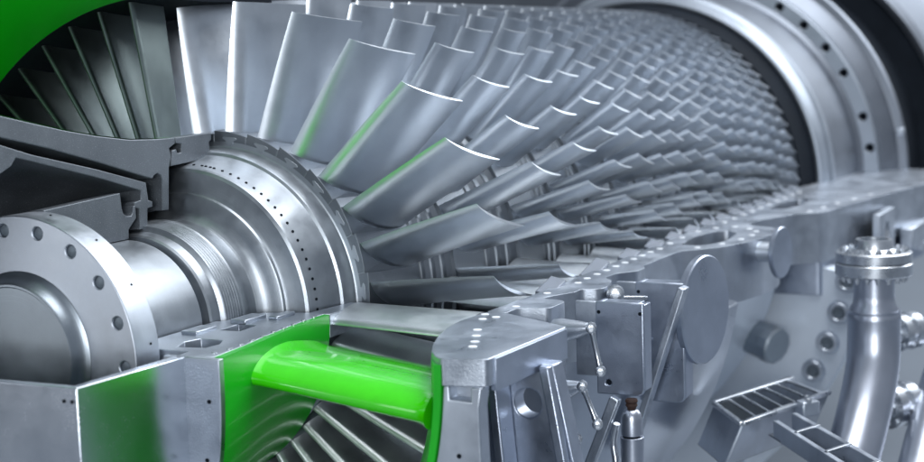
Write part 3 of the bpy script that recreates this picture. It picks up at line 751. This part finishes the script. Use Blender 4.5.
bar('channel_floor', (1.955, -1.417, -0.560), (1.405, -1.829, -0.560), 0.115, 0.006, 'ringgrey', rl, 0)
for q in (0.25, 0.6, 0.9):
    c = Vector((1.90, -1.40, -0.505)).lerp(Vector((1.35, -1.80, -0.505)), q)
    d_ = Vector((0.115, -0.045, 0))
    bar('cross_bar', c, c + d_, 0.014, 0.010, 'chrome', rl, 0.002)

cl = thing('rail_clamp', 'small bolted clamp where the support rails meet the slatted tray', 'clamp')
box('block', (2.10, -1.452, -0.505), (0.07, 0.05, 0.05), 'casing', cl, 0.006, Matrix.Rotation(rad(-37), 3, 'Z'))
for dx in (-0.02, 0.02):
    spun('bolt', [(0, 0.010), (0.012, 0.010), (0.014, 0.006)], (2.10 + dx, -1.455 + dx * 0.4, -0.481), (2.10 + dx, -1.455 + dx * 0.4, 1), 'chrome', cl, 6, smooth=20)
pp = thing('flanged_pipe', 'thick curved steel pipe with bolted flange on top at the right', 'pipe')
px, py = 2.455, -1.6
tube('pipe_body', [(px, py, -0.225), (px, py, -0.32), (px - 0.03, py, -0.43), (px - 0.13, py + 0.012, -0.58), (px - 0.30, py + 0.03, -0.74), (px - 0.52, py + 0.06, -0.90)], 0.091, 'pipe', pp, 36, 8)
spun('neck', [(0, 0.070), (0.085, 0.070), (0.110, 0.072), (0.15, 0.093), (0.165, 0.093)], (px, py, -0.09), (px, py, -1), 'pipe', pp, 36)
f1 = spun('flange', [(0, 0.128), (0.004, 0.132), (0.040, 0.132), (0.044, 0.128)], (px, py, -0.058), (px, py, -1), 'chrome', pp, 44)
f2 = spun('flange', [(0, 0.124), (0.004, 0.130), (0.034, 0.130), (0.037, 0.127)], (px, py, -0.019), (px, py, -1), 'chrome', pp, 44)
lathe_prof = [(0, 0.054), (0.004, 0.060), (0.03, 0.062), (0.036, 0.075)]
bm = bmesh.new(); RR = []
for z_, r_ in [(-0.019, 0.082), (-0.010, 0.068), (0.016, 0.064), (0.022, 0.061), (0.022, 0.050), (-0.06, 0.050)]:
    RR.append([bm.verts.new((px + r_ * math.cos(2 * math.pi * i / 32), py + r_ * math.sin(2 * math.pi * i / 32), z_)) for i in range(32)])
for k in range(len(RR) - 1):
    for i in range(32): bm.faces.new((RR[k][i], RR[k][(i + 1) % 32], RR[k + 1][(i + 1) % 32], RR[k + 1][i]))
bm_link('mouth', bm, 'chrome', pp, 35)
for k in range(18):
    a = 2 * math.pi * k / 18
    c = (px + 0.105 * math.cos(a), py + 0.105 * math.sin(a))
    spun('bolt', [(0, 0.011), (0.010, 0.011), (0.011, 0.007), (0.014, 0.007)], (c[0], c[1], -0.0195), (c[0], c[1], 1), 'chrome', pp, 6, smooth=20)
    spun('nut', [(0, 0.0115), (0.012, 0.0115), (0.013, 0.007), (0.022, 0.007)], (c[0], c[1], -0.1015), (c[0], c[1], -1), 'chrome', pp, 6, smooth=20)

def union(label, c, d, r):
    t = thing('pipe_union', label, 'fitting', group='pipe unions')
    c = Vector(c); d = Vector(d).normalized()
    spun('body', [(0, r * 0.6), (r * 0.5, r * 0.6), (r * 0.55, r), (r * 1.0, r), (r * 1.05, r * 0.86), (r * 1.35, r * 0.86), (r * 1.4, r), (r * 1.9, r), (r * 1.95, r * 0.5), (r * 3.4, r * 0.5)], c, c + d, 'chrome', t, 20)
    for k in range(8):
        a = 2 * math.pi * k / 8
        q = d.to_track_quat('X', 'Z').to_matrix()
        o_ = q @ Vector((0, 0.8 * r * math.cos(a), 0.8 * r * math.sin(a)))
        spun('bolt', [(0.42 * r, r * 0.14), (0.54 * r, r * 0.16), (2.05 * r, r * 0.16), (2.1 * r, r * 0.12)], c + o_, c + o_ + d, 'chrome', t, 6, smooth=20)
union('bright bolted pipe union right of the flanged pipe, upper one', (2.90, -1.56, -0.40), (0.55, -0.35, 0.02), 0.072)
union('bright bolted pipe union right of the flanged pipe, lower one', (2.72, -1.56, -0.645), (0.55, -0.35, 0.02), 0.082)
el = thing('pipe_elbow', 'small dark pipe elbow between the two bolted pipe unions', 'pipe')
tube('elbow', [(2.75, -1.45, -0.70), (2.88, -1.49, -0.62), (3.0, -1.54, -0.50), (3.02, -1.55, -0.42)], 0.045, 'pipe', el, 18, 8)
sp = thing('slanting_pipe', 'slanting steel pipe at the lower right frame corner', 'pipe')
tube('pipe_body', [(3.5, -1.76, -0.40), (3.087, -1.75, -0.56), (2.779, -1.75, -0.683), (2.5, -1.75, -0.82), (2.1, -1.75, -0.99)], 0.085, 'pipe', sp, 24, 8)
lg = thing('lifting_lug', 'silver lug with dark eye on the rear casing flange', 'lug')
plate('plate', [(3.70, -0.04), (4.02, -0.04), (4.02, -0.25), (3.70, -0.25)], [circle(3.86, -0.135, 0.05, 20)], -1.372, -1.34, lambda u, v, w: (u, w, v), 'casing', lg, 0.004)
spun('eye', [(0, 0.0495), (0.01, 0.0495)], (3.86, -1.35, -0.135), (3.86, 1, -0.135), 'black', lg, 20)
box('arm', (4.36, -1.40, -0.20), (0.42, 0.06, 0.10), 'casing', lg, 0.008)
box('foot', (4.50, -1.40, -0.27), (0.14, 0.06, 0.05), 'casing', lg, 0.008)
